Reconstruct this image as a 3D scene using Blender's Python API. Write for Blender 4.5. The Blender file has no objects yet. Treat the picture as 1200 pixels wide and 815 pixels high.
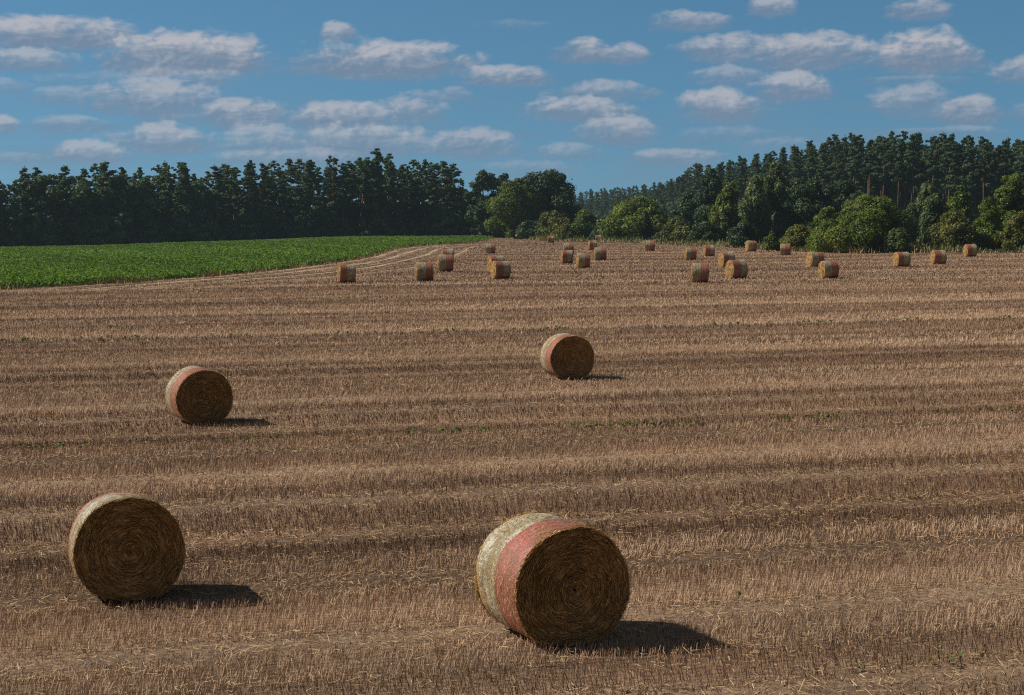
import bpy, math, random
import numpy as np
from mathutils import Vector

random.seed(7)
RNG = np.random.default_rng(7)
scene = bpy.context.scene
COL = scene.collection
rad = math.radians

# ------------------------------------------------------------------ camera
F = 2000.0            # focal length in pixels of the 1200 px wide photograph
CX, CY = 600.0, 407.5
HORIZON = 258.0
CAM_H = 5.2
PITCH = math.atan((CY - HORIZON) / F)

cam_data = bpy.data.cameras.new('camera')
cam_data.sensor_width = 36.0
cam_data.lens = 36.0 * F / 1200.0
cam_data.clip_start = 0.5
cam_data.clip_end = 20000
cam = bpy.data.objects.new('camera', cam_data)
COL.objects.link(cam)
cam.location = (0, 0, CAM_H)
cam.rotation_euler = (rad(90) - PITCH, 0, 0)
scene.camera = cam


def ray(px, py):
    a, b = (px - CX) / F, -(py - CY) / F
    c, s = math.cos(PITCH), math.sin(PITCH)
    return np.array([a, c + b * s, -s + b * c])


def sstep(a, b, x):
    t = np.clip((x - a) / (b - a), 0, 1)
    return t * t * (3 - 2 * t)


def ground_z(x, y):
    x = np.asarray(x, float); y = np.asarray(y, float)
    z = 0.62 * sstep(60, 135, y)
    z = z + 0.12 * sstep(180, 330, y)
    z = z + 0.45 * sstep(15, 70, x) * sstep(110, 210, y)
    z = z - 0.35 * sstep(-20, -60, x) * sstep(70, 130, y) * (1 - sstep(200, 300, y))
    z = z + 0.05 * np.sin(x * 0.11 + 1.3) * np.sin(y * 0.07) * sstep(60, 100, y)
    ystart = 400 - 150 * sstep(22, 60, x)
    z = z + 4.6 * sstep(0, 1, (y - ystart) / 170.0) * sstep(0, 45, x)
    z = z - 2.0 * sstep(-22, -115, x) * sstep(160, 385, y)
    z = z + 11.0 * sstep(60, 92, x) * sstep(415, 520, y)
    return z


def unproject(px, py, dmax=900):
    r = ray(px, py)
    t = 10.0
    while t < dmax:
        p = r * t
        if CAM_H + p[2] <= ground_z(p[0], p[1]):
            break
        t += 0.25
    lo, hi = t - 0.25, t
    for _ in range(20):
        m = (lo + hi) / 2
        p = r * m
        if CAM_H + p[2] <= ground_z(p[0], p[1]): hi = m
        else: lo = m
    p = r * hi
    return p[0], p[1], float(ground_z(p[0], p[1]))


def at_depth(px, d):
    x = (px - CX) / F * d
    return x, d, float(ground_z(x, d))


# ------------------------------------------------------------------ helpers
def mesh_np(name, verts, faces, smooth=False, mats=(), attrs=None, mat_index=None):
    """verts (N,3), faces (M,k) all with k corners -> one mesh"""
    verts = np.asarray(verts, np.float32); faces = np.asarray(faces, np.int32)
    me = bpy.data.meshes.new(name)
    k = faces.shape[1]
    me.vertices.add(len(verts)); me.vertices.foreach_set('co', verts.ravel())
    me.loops.add(faces.size); me.loops.foreach_set('vertex_index', faces.ravel())
    me.polygons.add(len(faces))
    me.polygons.foreach_set('loop_start', np.arange(0, faces.size, k, dtype=np.int32))
    me.polygons.foreach_set('loop_total', np.full(len(faces), k, np.int32))
    me.polygons.foreach_set('use_smooth', np.full(len(faces), smooth, bool))
    if mat_index is not None:
        me.polygons.foreach_set('material_index', np.asarray(mat_index, np.int32))
    for m in mats: me.materials.append(m)
    for an, vals in (attrs or {}).items():
        a = me.attributes.new(an, 'FLOAT', 'FACE')
        a.data.foreach_set('value', np.asarray(vals, np.float32))
    me.update(calc_edges=True)
    return me


def obj(name, me, parent=None, kind=None, label=None, cat=None, group=None):
    o = bpy.data.objects.new(name, me)
    COL.objects.link(o)
    if parent: o.parent = parent
    tag(o, kind, label, cat, group)
    return o


def tag(o, kind=None, label=None, cat=None, group=None):
    if kind: o['kind'] = kind
    if label: o['label'] = label
    if cat: o['category'] = cat
    if group: o['group'] = group


def thing(name, loc, label, cat, group=None, rz=0.0):
    o = bpy.data.objects.new(name, None)
    o.empty_display_size = 0.3
    COL.objects.link(o)
    o.location = loc
    o.rotation_euler = (0, 0, rz)
    tag(o, None, label, cat, group)
    return o


class NT:
    """tiny node builder"""
    def __init__(self, tree): self.t = tree; self.n = tree.nodes; self.l = tree.links
    def node(self, typ, **kw):
        nd = self.n.new(typ)
        for k, v in kw.items(): setattr(nd, k, v)
        return nd
    def put(self, sock, v):
        if isinstance(v, bpy.types.NodeSocket): self.l.new(v, sock)
        elif v is not None: sock.default_value = v
    def math(self, op, a, b=None, c=None, clamp=False):
        nd = self.node('ShaderNodeMath', operation=op, use_clamp=clamp)
        for i, v in enumerate((a, b, c)):
            if v is not None: self.put(nd.inputs[i], v)
        return nd.outputs[0]
    def noise(self, vec, scale, detail=4, rough=0.55, dims='3D', out=0, dist=0.0):
        nd = self.node('ShaderNodeTexNoise', noise_dimensions=dims)
        if vec is not None: self.put(nd.inputs['Vector'], vec)
        nd.inputs['Scale'].default_value = scale
        nd.inputs['Detail'].default_value = detail
        nd.inputs['Roughness'].default_value = rough
        nd.inputs['Distortion'].default_value = dist
        return nd.outputs[out]
    def ramp(self, fac, stops, interp='LINEAR'):
        nd = self.node('ShaderNodeValToRGB')
        cr = nd.color_ramp; cr.interpolation = interp
        while len(cr.elements) < len(stops): cr.elements.new(0.5)
        for e, (p, c) in zip(cr.elements, stops):
            e.position = p; e.color = (*c, 1) if len(c) == 3 else c
        self.put(nd.inputs[0], fac)
        return nd.outputs[0]
    def mix(self, fac, a, b, blend='MIX'):
        nd = self.node('ShaderNodeMix', data_type='RGBA', blend_type=blend)
        self.put(nd.inputs[0], fac)
        self.put(nd.inputs[6], (*a, 1) if isinstance(a, tuple) and len(a) == 3 else a)
        self.put(nd.inputs[7], (*b, 1) if isinstance(b, tuple) and len(b) == 3 else b)
        return nd.outputs[2]
    def maprange(self, v, a, b, c=0.0, d=1.0, smooth=True):
        nd = self.node('ShaderNodeMapRange', interpolation_type='SMOOTHSTEP' if smooth else 'LINEAR')
        for i, x in enumerate((v, a, b, c, d)): self.put(nd.inputs[i], x)
        return nd.outputs[0]
    def mapping(self, vec, scale=(1, 1, 1), rot=(0, 0, 0), loc=(0, 0, 0)):
        nd = self.node('ShaderNodeMapping')
        self.put(nd.inputs[0], vec)
        nd.inputs['Location'].default_value = loc
        nd.inputs['Rotation'].default_value = rot
        nd.inputs['Scale'].default_value = scale
        return nd.outputs[0]
    def attr(self, name): return self.node('ShaderNodeAttribute', attribute_name=name).outputs['Fac']


def material(name):
    m = bpy.data.materials.new(name)
    m.use_nodes = True
    nt = NT(m.node_tree)
    b = nt.n['Principled BSDF']
    b.inputs['Specular IOR Level'].default_value = 0.2
    b.inputs['Roughness'].default_value = 0.85
    return m, nt, b


def geo_pos(nt): return nt.node('ShaderNodeNewGeometry').outputs['Position']
def obj_pos(nt): return nt.node('ShaderNodeTexCoord').outputs['Object']


# ------------------------------------------------------------------ materials
ROW = rad(17.4)                     # direction the combine drove, from +X
TX, TY = math.cos(ROW), math.sin(ROW)


def v_of(x, y): return -TY * x + TX * y
def u_of(x, y): return TX * x + TY * y


# wheel tracks and passes as functions of v (metres across the rows)
PASS = 7.05
V0 = 22.05
NOISE_TAB = RNG.random(400)


def pass_index(v): return np.floor((v - V0) / PASS + 0.5).astype(int)
def in_track(v, u):
    wob = 0.05 * np.sin(u * 0.35) + 0.05 * np.sin(u * 1.1 + v)
    w = (v + wob - V0 + PASS / 2) % PASS - PASS / 2
    a = np.abs(np.abs(w) - 1.68)
    return np.clip(1.15 - a / 0.62, 0, 1), a, w


def ground_material():
    m, nt, b = material('stubble_ground')
    pos = geo_pos(nt)
    rot = nt.mapping(pos, rot=(0, 0, -ROW))
    sep = nt.node('ShaderNodeSeparateXYZ'); nt.put(sep.inputs[0], rot)
    v = sep.outputs[1]
    wob = nt.math('MULTIPLY_ADD', nt.noise(nt.mapping(rot, scale=(0.08, 0.3, 0)), 1.0, 2), 0.7, -0.35)
    vv = nt.math('ADD', v, wob)
    # bands that alternate with the direction of travel
    saw = nt.math('PINGPONG', nt.math('ADD', vv, -V0 + 500 * PASS * 2 - PASS / 2), PASS)
    band = nt.maprange(saw, PASS * 0.3, PASS * 0.7)
    streak = nt.noise(nt.mapping(rot, scale=(0.02, 1.1, 0.1)), 1.0, 5, 0.65)
    streak2 = nt.noise(nt.mapping(rot, scale=(0.006, 0.22, 0.1)), 1.0, 3, 0.6)
    fine = nt.noise(pos, 9.0, 6, 0.75)
    mid = nt.noise(pos, 0.35, 5, 0.6)
    c1 = nt.ramp(fine, [(0.30, (0.095, 0.054, 0.030)), (0.5, (0.225, 0.136, 0.080)), (0.72, (0.46, 0.30, 0.17))])
    c2 = nt.ramp(fine, [(0.30, (0.16, 0.102, 0.066)), (0.5, (0.38, 0.255, 0.165)), (0.72, (0.60, 0.43, 0.285))])
    f = nt.math('ADD', nt.math('MULTIPLY', band, 0.55), nt.math('MULTIPLY_ADD', streak, 1.6, -0.65), clamp=True)
    col = nt.mix(f, c1, c2)
    dark = nt.maprange(streak2, 0.35, 0.66, 0.62, 1.25)
    col = nt.mix(1.0, col, nt.node('ShaderNodeCombineColor').outputs[0], 'MULTIPLY')
    comb = col.node.inputs[7].links[0].from_node
    for i in range(3): nt.put(comb.inputs[i], dark)
    g = nt.maprange(mid, 0.42, 0.62, 0.88, 1.1)
    col2 = nt.mix(1.0, col, (1, 1, 1), 'MULTIPLY')
    comb2 = nt.node('ShaderNodeCombineColor')
    for i in range(3): nt.put(comb2.inputs[i], g)
    nt.l.new(comb2.outputs[0], col2.node.inputs[7])
    nt.put(b.inputs['Base Color'], col2)
    b.inputs['Roughness'].default_value = 0.95
    bump = nt.node('ShaderNodeBump'); bump.inputs['Strength'].default_value = 0.9
    bump.inputs['Distance'].default_value = 0.12
    nt.put(bump.inputs['Height'], fine)
    nt.l.new(bump.outputs[0], b.inputs['Normal'])
    return m


def straw_stuff_material(name, lo, mid, hi, transl=0.15):
    m, nt, b = material(name)
    t = nt.attr('tone')
    col = nt.ramp(t, [(0.0, lo), (0.5, mid), (1.0, hi)])
    big = nt.noise(geo_pos(nt), 0.3, 3)
    g = nt.maprange(big, 0.35, 0.65, 0.85, 1.12)
    comb = nt.node('ShaderNodeCombineColor')
    for i in range(3): nt.put(comb.inputs[i], g)
    col = nt.mix(1.0, col, comb.outputs[0], 'MULTIPLY')
    nt.put(b.inputs['Base Color'], col)
    b.inputs['Roughness'].default_value = 0.7
    return m


def leaf_material(name, dark, mid, light, transl=0.3, rough=0.55, spec=0.25):
    m, nt, b = material(name)
    t = nt.attr('tone')
    oi = nt.node('ShaderNodeObjectInfo').outputs['Random']
    tt = nt.math('ADD', t, nt.math('MULTIPLY_ADD', oi, 0.22, -0.11), clamp=True)
    col = nt.ramp(tt, [(0.0, dark), (0.5, mid), (1.0, light)])
    nt.put(b.inputs['Base Color'], col)
    b.inputs['Roughness'].default_value = rough
    b.inputs['Specular IOR Level'].default_value = spec
    tr = nt.node('ShaderNodeBsdfTranslucent')
    nt.put(tr.inputs[0], nt.mix(1.0, col, (1.0, 1.15, 0.5), 'MULTIPLY'))
    ms = nt.node('ShaderNodeMixShader'); ms.inputs[0].default_value = transl
    nt.l.new(b.outputs[0], ms.inputs[1]); nt.l.new(tr.outputs[0], ms.inputs[2])
    nt.l.new(ms.outputs[0], nt.n['Material Output'].inputs[0])
    return m


def bark_material(name, low, high, split=0.5):
    m, nt, b = material(name)
    p = obj_pos(nt)
    n = nt.noise(nt.mapping(p, scale=(3, 3, 0.6)), 2.0, 5, 0.7)
    sep = nt.node('ShaderNodeSeparateXYZ'); nt.put(sep.inputs[0], p)
    f = nt.maprange(sep.outputs[2], 4.0, 10.0)
    col = nt.mix(f, low, high)
    g = nt.maprange(n, 0.3, 0.7, 0.5, 1.25)
    comb = nt.node('ShaderNodeCombineColor')
    for i in range(3): nt.put(comb.inputs[i], g)
    nt.put(b.inputs['Base Color'], nt.mix(1.0, col, comb.outputs[0], 'MULTIPLY'))
    b.inputs['Roughness'].default_value = 0.95
    return m


def soil_material(name, c1, c2, scale):
    m, nt, b = material(name)
    n = nt.noise(geo_pos(nt), scale, 6, 0.65)
    nt.put(b.inputs['Base Color'], nt.ramp(n, [(0.35, c1), (0.65, c2)]))
    b.inputs['Roughness'].default_value = 0.95
    return m


def bale_core_material():
    m, nt, b = material('straw')
    p = obj_pos(nt)
    sep = nt.node('ShaderNodeSeparateXYZ'); nt.put(sep.inputs[0], p)
    x, z = sep.outputs[0], nt.math('SUBTRACT', sep.outputs[2], 0.74)
    r = nt.math('SQRT', nt.math('ADD', nt.math('MULTIPLY', x, x), nt.math('MULTIPLY', z, z)))
    a = nt.math('ARCTAN2', z, x)
    w = nt.noise(p, 2.2, 3)
    comb = nt.node('ShaderNodeCombineXYZ')
    nt.put(comb.inputs[0], nt.math('MULTIPLY', nt.math('ADD', r, nt.math('MULTIPLY', a, 0.012)), 62.0))
    nt.put(comb.inputs[1], nt.math('MULTIPLY', a, 3.0))
    nt.put(comb.inputs[2], nt.math('MULTIPLY', w, 3.0))
    ring = nt.noise(comb.outputs[0], 1.0, 6, 0.7)
    fine = nt.noise(p, 60, 4, 0.7)
    f = nt.math('ADD', nt.math('MULTIPLY', ring, 0.5), nt.math('MULTIPLY', fine, 0.5))
    col = nt.ramp(f, [(0.32, (0.095, 0.048, 0.017)), (0.5, (0.37, 0.215, 0.078)), (0.66, (0.75, 0.50, 0.22))])
    nt.put(b.inputs['Base Color'], col)
    b.inputs['Roughness'].default_value = 0.8
    bump = nt.node('ShaderNodeBump'); bump.inputs['Strength'].default_value = 0.8
    bump.inputs['Distance'].default_value = 0.02
    nt.put(bump.inputs['Height'], f)
    nt.l.new(bump.outputs[0], b.inputs['Normal'])
    return m


def net_material(name, net, straw, cover):
    m, nt, b = material(name)
    p = obj_pos(nt)
    ang = nt.mapping(p, scale=(26, 9, 26))
    s1 = nt.noise(ang, 1.0, 5, 0.7)
    s2 = nt.noise(p, 75, 3, 0.7)
    s3 = nt.noise(p, 3.2, 3, 0.6)
    f = nt.math('ADD', nt.math('MULTIPLY', s1, 0.40), nt.math('MULTIPLY', s2, 0.50))
    f = nt.math('ADD', f, nt.math('MULTIPLY', s3, 0.30))
    k = nt.maprange(f, 0.53 - cover, 0.70 - cover)
    sd = nt.ramp(s2, [(0.35, tuple(c * 0.35 for c in straw)), (0.65, straw)])
    nt.put(b.inputs['Base Color'], nt.mix(k, sd, net))
    b.inputs['Roughness'].default_value = 0.42
    b.inputs['Specular IOR Level'].default_value = 0.35
    bump = nt.node('ShaderNodeBump'); bump.inputs['Strength'].default_value = 0.7
    bump.inputs['Distance'].default_value = 0.02
    nt.put(bump.inputs['Height'], f)
    nt.l.new(bump.outputs[0], b.inputs['Normal'])
    return m


M = {}
M['stubble_ground'] = ground_material()
M['stalk'] = straw_stuff_material('stubble_stalk', (0.19, 0.107, 0.065), (0.38, 0.244, 0.160), (0.60, 0.42, 0.275))
M['litter'] = straw_stuff_material('straw_litter', (0.24, 0.14, 0.07), (0.43, 0.28, 0.15), (0.64, 0.46, 0.27))
M['forest_floor'] = soil_material('forest_floor', (0.018, 0.022, 0.010), (0.045, 0.046, 0.020), 0.6)
M['crop_soil'] = soil_material('crop_soil', (0.030, 0.040, 0.014), (0.05, 0.07, 0.022), 1.2)
M['crop'] = leaf_material('crop_leaf', (0.048, 0.100, 0.014), (0.108, 0.195, 0.027), (0.22, 0.305, 0.06), 0.35, 0.6, 0.12)
M['pine'] = leaf_material('pine_needles', (0.028, 0.058, 0.036), (0.085, 0.135, 0.078), (0.180, 0.235, 0.120), 0.4)
M['wood_leaf'] = leaf_material('dark_leaf', (0.026, 0.056, 0.028), (0.082, 0.138, 0.060), (0.180, 0.250, 0.098), 0.4)
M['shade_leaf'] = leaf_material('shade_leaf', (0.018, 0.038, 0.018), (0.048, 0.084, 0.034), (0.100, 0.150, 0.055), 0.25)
M['bright_leaf'] = leaf_material('bright_leaf', (0.050, 0.080, 0.012), (0.150, 0.200, 0.028), (0.32, 0.36, 0.065), 0.35)
M['green_leaf'] = leaf_material('green_leaf', (0.048, 0.078, 0.013), (0.120, 0.168, 0.026), (0.25, 0.285, 0.055), 0.35)
M['olive_leaf'] = leaf_material('olive_leaf', (0.062, 0.074, 0.016), (0.145, 0.152, 0.032), (0.27, 0.26, 0.065), 0.35)
M['pale_leaf'] = leaf_material('pale_leaf', (0.060, 0.092, 0.036), (0.135, 0.175, 0.066), (0.25, 0.285, 0.115), 0.35)
M['dry_grass'] = straw_stuff_material('dry_grass', (0.20, 0.13, 0.06), (0.36, 0.26, 0.13), (0.52, 0.40, 0.22))
M['weed'] = leaf_material('weed_leaf', (0.045, 0.060, 0.014), (0.11, 0.135, 0.028), (0.22, 0.24, 0.07), 0.25)
M['pine_bark'] = bark_material('pine_bark', (0.13, 0.085, 0.060), (0.32, 0.16, 0.085))
M['bark'] = bark_material('bark', (0.075, 0.060, 0.045), (0.10, 0.085, 0.065))
M['pale_bark'] = bark_material('pale_bark', (0.32, 0.30, 0.26), (0.42, 0.40, 0.35))
M['straw'] = bale_core_material()
M['strand'] = straw_stuff_material('straw_strand', (0.11, 0.056, 0.018), (0.36, 0.205, 0.070), (0.76, 0.52, 0.22))
M['white_net'] = net_material('white_net', (0.60, 0.58, 0.46), (0.34, 0.24, 0.11), -0.015)
M['pink_net'] = net_material('pink_net', (0.60, 0.160, 0.155), (0.34, 0.155, 0.085), -0.035)
M['flat_straw'] = soil_material('flat_straw', (0.30, 0.205, 0.13), (0.50, 0.36, 0.235), 0.8)
M['track'] = soil_material('track_earth', (0.10, 0.062, 0.037), (0.19, 0.12, 0.073), 1.0)

# ------------------------------------------------------------------ terrain
XL = np.array([(-220, 0), (-220, 88), (-75, 97), (-49, 107), (-36.5, 116), (-33, 121), (-28, 128), (-24.6, 137),
               (-22.6, 147), (-20.6, 162), (-19, 182), (-18, 205), (-18, 235), (-17.8, 275), (-15, 300),
               (-9, 325), (-6, 355), (-4.5, 400), (-8.0, 440)], float)
XR = np.array([(260, 0), (260, 200), (85, 211), (45, 217), (38, 240), (34.6, 277), (28, 310), (17, 345), (7, 362), (1.5, 400),
               (-1.5, 440)], float)


def x_left(y): return np.interp(y, XL[:, 1], XL[:, 0])
def x_right(y): return np.interp(y, XR[:, 1], XR[:, 0])


def sheet(name, ys, xs_of, nx, mat, dz, kind='structure'):
    rows = []
    for y in ys:
        a, b_ = xs_of(y)
        x = np.linspace(a, b_, nx)
        rows.append(np.stack([x, np.full(nx, y), ground_z(x, y) + dz], 1))
    V = np.concatenate(rows)
    i = np.arange(len(ys) - 1)[:, None] * nx + np.arange(nx - 1)[None, :]
    i = i.ravel()
    Fc = np.stack([i, i + 1, i + 1 + nx, i + nx], 1)
    return obj(name, mesh_np(name, V, Fc, True, [mat]), kind=kind)


ys_far = np.concatenate([np.linspace(-300, 0, 12), np.arange(5, 700, 5.0), np.linspace(700, 1500, 20)])
half = lambda y: (-max(350, abs(y) * 1.2), max(350, abs(y) * 1.2))
sheet('ground', ys_far, half, 181, M['forest_floor'], -0.06)
ys_field = np.unique(np.concatenate([np.arange(-40, 95, 2.5), np.arange(95, 440.1, 1.5)]))
sheet('stubble_field', ys_field, lambda y: (float(x_left(y)), float(x_right(y))), 110, M['stubble_ground'], 0.0)


# forest edge behind the crop: from the left to the middle of the picture
def forest_front(px):      # distance of the front row for a picture column
    return np.interp(px, [-300, 0, 555], [352, 386, 440])


FAR = []
for px in (-500, -300, -100, 0, 100, 200, 300, 400, 500, 560):
    d = float(forest_front(px)) - 3
    FAR.append(((px - 600) / 2000 * d, d))
FAR = np.array(FAR)
def crop_far(x): return np.interp(x, FAR[:, 0], FAR[:, 1])


def crop_soil():
    xs = np.linspace(-220, -4.5, 130)
    ny = 70
    rows = []
    for x in xs:
        yn = np.interp(x, XL[:18, 0], XL[:18, 1])
        yf = max(float(crop_far(x)), yn + 2)
        y = np.linspace(yn, yf, ny)
        rows.append(np.stack([np.full(ny, x), y, ground_z(x, y) + 0.012], 1))
    V = np.concatenate(rows)
    i = (np.arange(len(xs) - 1)[:, None] * ny + np.arange(ny - 1)[None, :]).ravel()
    Fc = np.stack([i, i + ny, i + ny + 1, i + 1], 1)
    obj('crop_soil', mesh_np('crop_soil', V, Fc, True, [M['crop_soil']]), kind='structure')


crop_soil()


# wheel tracks curving along the edge of the crop
def edge_tracks():
    base = XL[4:16]
    ys = np.linspace(118, 318, 90)
    for off, w in ((0.7, 0.8), (2.0, 0.6), (3.3, 0.8), (5.4, 0.6), (6.4, 0.6), (8.2, 0.6), (10.6, 0.5)):
        x = x_left(ys)
        x = np.convolve(np.pad(x, 6, 'edge'), np.ones(13) / 13, 'valid')
        dx = np.gradient(x, ys)
        nx_, ny_ = 1 / np.sqrt(1 + dx * dx), -dx / np.sqrt(1 + dx * dx)
        o = off + 0.25 * np.sin(ys * 0.09 + off)
        wv = w * (0.8 + 0.3 * np.sin(ys * 0.23 + off * 3))
        A = np.stack([x + nx_ * o, ys + ny_ * o], 1)
        B = np.stack([x + nx_ * (o + wv), ys + ny_ * (o + wv)], 1)
        za = ground_z(A[:, 0], A[:, 1]) + 0.02; zb = ground_z(B[:, 0], B[:, 1]) + 0.02
        n = len(ys)
        V = np.concatenate([np.c_[A, za], np.c_[B, zb]])
        i = np.arange(n - 1)
        Fc = np.stack([i, i + n, i + 1 + n, i + 1], 1)
        obj('wheel_track', mesh_np('wheel_track', V, Fc, True, [M['track' if off in (2.0, 5.4, 8.2) else 'flat_straw']]), kind='structure')


edge_tracks()


# ------------------------------------------------------------------ stubble (nobody could count it)
def frustum_pts(d0, d1, density, margin=1.12, rng=RNG):
    """random points on the field between two distances, inside the view with a margin"""
    hw0 = d1 * 0.31 * margin + 1.5
    n = int((d1 - d0) * 2 * hw0 * density)
    x = rng.uniform(-hw0, hw0, n); y = rng.uniform(d0, d1, n)
    ok = (np.abs(x) < y * 0.31 * margin + 1.5) & (x > x_left(y) + 0.3) & (x < x_right(y) - 0.3)
    return x[ok], y[ok]


EDGE_TRACKS = ((0.7, 0.8), (2.0, 0.6), (3.3, 0.8), (5.4, 0.6), (6.4, 0.6), (8.2, 0.6), (10.6, 0.5))


def in_edge_track(x, y):
    dx = (x_left(y + 1) - x_left(y - 1)) / 2
    o = (x - x_left(y)) / np.sqrt(1 + dx * dx) - 0.25 * np.sin(y * .09)
    hit = np.zeros(len(x), bool)
    for off, w in EDGE_TRACKS: hit |= (o > off - .15) & (o < off + w + .15)
    return hit


def stalk_mesh(name, x, y, hmin, hmax, wid, clump=0.0, rows=True):
    rng = RNG
    v, u = v_of(x, y), u_of(x, y)
    if rows:                                   # drill rows 15 cm apart, along the driving direction
        vr = np.round(v / 0.15) * 0.15 + rng.normal(0, 0.022, len(v))
        x, y = TX * u - TY * vr, TY * u + TX * vr
        v = vr
    tr, a, w = in_track(v, u)
    keep = (rng.random(len(x)) > tr * 0.85) & ~((y > 112) & (y < 322) & in_edge_track(x, y) & (rng.random(len(x)) < .93))
    x, y, v, u, tr, w = x[keep], y[keep], v[keep], u[keep], tr[keep], w[keep]
    n = len(x)
    z = ground_z(x, y) - 0.005
    p = pass_index(v)
    lean_dir = np.where(p % 2 == 0, 1.0, -1.0)
    h = rng.uniform(hmin, hmax, n) * (1 - 0.45 * tr)
    lx = lean_dir * TX * 0.15 + rng.normal(0, 0.19 + 0.40 * tr, n)
    ly = lean_dir * TY * 0.15 + rng.normal(0, 0.19 + 0.40 * tr, n)
    az = rng.uniform(0, math.pi, n)
    cx, cy = np.cos(az) * wid / 2, np.sin(az) * wid / 2
    wv = rng.uniform(0.7, 1.3, n)
    cx *= wv; cy *= wv
    b0 = np.stack([x - cx, y - cy, z], 1); b1 = np.stack([x + cx, y + cy, z], 1)
    tx, ty, tz = x + lx * h, y + ly * h, z + h
    t1 = np.stack([tx + cx * .8, ty + cy * .8, tz], 1); t0 = np.stack([tx - cx * .8, ty - cy * .8, tz], 1)
    V = np.stack([b0, b1, t1, t0], 1).reshape(-1, 3)
    Fc = np.arange(4 * n).reshape(-1, 4)
    patch = np.sin(u * 0.21 + 3 * np.sin(v * 0.4)) * 0.06
    far_band = sstep(235, 265, y) * (1 - sstep(25, 60, x))  # far left and middle of the field, where the stalk tone is darker
    tone = np.clip(rng.normal(0.48, 0.13, n) + 0.24 * lean_dir - 0.38 * tr - .07 * (1 - sstep(20, 30, y)) + .14 * sstep(55, 80, y) * (1 - sstep(105, 135, y)) + .25 * (1 - sstep(1.0, 4.0, x - x_left(y))) + patch + (NOISE_TAB[(np.floor(v / 4.6).astype(int) + 57) % 400] - 0.5) * 0.25 - .22 * far_band + (NOISE_TAB[(np.floor(v / 1.1).astype(int)) % 400] - 0.5) * 0.34, 0, 1)
    return V, Fc, tone


def merge(parts):
    Vs, Fs, Ts, off = [], [], [], 0
    for V, Fc, T in parts:
        Vs.append(V); Fs.append(Fc + off); Ts.append(T); off += len(V)
    return np.concatenate(Vs), np.concatenate(Fs), np.concatenate(Ts)


parts = []
for d0, d1, dens, h0, h1, wd in ((16, 27, 520, 0.07, 0.145, 0.006), (27, 42, 360, 0.07, 0.145, 0.0075), (42, 70, 190, 0.07, 0.145, 0.0105),
                                 (70, 120, 75, 0.08, 0.16, 0.017), (120, 230, 18, 0.08, 0.15, 0.036), (230, 400, 4, 0.07, 0.13, 0.08)):
    x, y = frustum_pts(d0, d1, dens)
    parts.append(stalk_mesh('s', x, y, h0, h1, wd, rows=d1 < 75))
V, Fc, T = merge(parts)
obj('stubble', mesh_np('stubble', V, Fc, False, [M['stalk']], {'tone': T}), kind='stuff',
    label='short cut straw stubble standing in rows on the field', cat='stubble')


def litter_mesh(x, y, lmin, lmax, wid, zmax=0.06):
    rng = RNG
    n = len(x)
    az = rng.uniform(0, 2 * math.pi, n)
    L = rng.uniform(lmin, lmax, n) / 2
    dx, dy = np.cos(az) * L, np.sin(az) * L
    px, py = -np.sin(az) * wid / 2, np.cos(az) * wid / 2
    z = ground_z(x, y) + 0.012 + rng.random(n) * zmax
    dz = rng.normal(0, 0.25, n) * L
    V = np.stack([np.stack([x - dx - px, y - dy - py, z - dz], 1), np.stack([x - dx + px, y - dy + py, z - dz + .003], 1),
                  np.stack([x + dx + px, y + dy + py, z + dz + .003], 1), np.stack([x + dx - px, y + dy - py, z + dz], 1)], 1).reshape(-1, 3)
    Fc = np.arange(4 * n).reshape(-1, 4)
    return V, Fc, np.clip(rng.normal(0.55, 0.22, n), 0, 1)


parts = []
for d0, d1, dens, l0, l1, wd in ((16, 27, 520, 0.03, 0.15, 0.0075), (27, 42, 300, 0.04, 0.17, 0.010), (42, 70, 90, 0.06, 0.22, 0.015),
                                 (70, 130, 14, 0.15, 0.4, 0.035)):
    x, y = frustum_pts(d0, d1, dens)
    v, u = v_of(x, y), u_of(x, y)
    tr, a, w = in_track(v, u)
    edge = np.exp(-((np.abs(a - 0.62)) / 0.16) ** 2)            # straw pushed up beside the wheels
    swath = np.exp(-((np.abs(np.abs(w) - 3.3)) / 0.35) ** 2) * (0.4 + 0.6 * np.sin(u * 0.5 + w) ** 2)
    k = 0.05 + 0.22 * tr + 0.62 * edge * (0.35 + 0.65 * (np.sin(u * 0.9 + v * 2) > -0.3)) + 0.35 * swath
    ok = RNG.random(len(x)) < k
    parts.append(litter_mesh(x[ok], y[ok], l0, l1, wd))
V, Fc, T = merge(parts)
obj('straw_litter', mesh_np('straw_litter', V, Fc, False, [M['litter']], {'tone': T}), kind='stuff',
    label='loose broken straw lying between the stubble rows', cat='straw')


def leaf_quads(P, N, size, rng, aspect=1.6, droop=0.0):
    """rhombic leaf-sized faces at P with normals near N"""
    n = len(P)
    N = N / (np.linalg.norm(N, axis=1, keepdims=True) + 1e-9)
    R = rng.normal(0, 1, (n, 3)); R[:, 2] -= droop
    A = R - (R * N).sum(1, keepdims=True) * N
    A /= np.linalg.norm(A, axis=1, keepdims=True) + 1e-9
    B = np.cross(N, A)
    s = np.asarray(size).reshape(-1, 1) * rng.uniform(0.65, 1.35, (n, 1))
    A = A * s * 0.5 * aspect; B = B * s * 0.5
    k = rng.uniform(-0.3, 0.3, (n, 1))
    V = np.stack([P - A, P + B + A * k, P + A, P - B + A * k], 1).reshape(-1, 3)
    return V, np.arange(4 * n).reshape(-1, 4)


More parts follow.
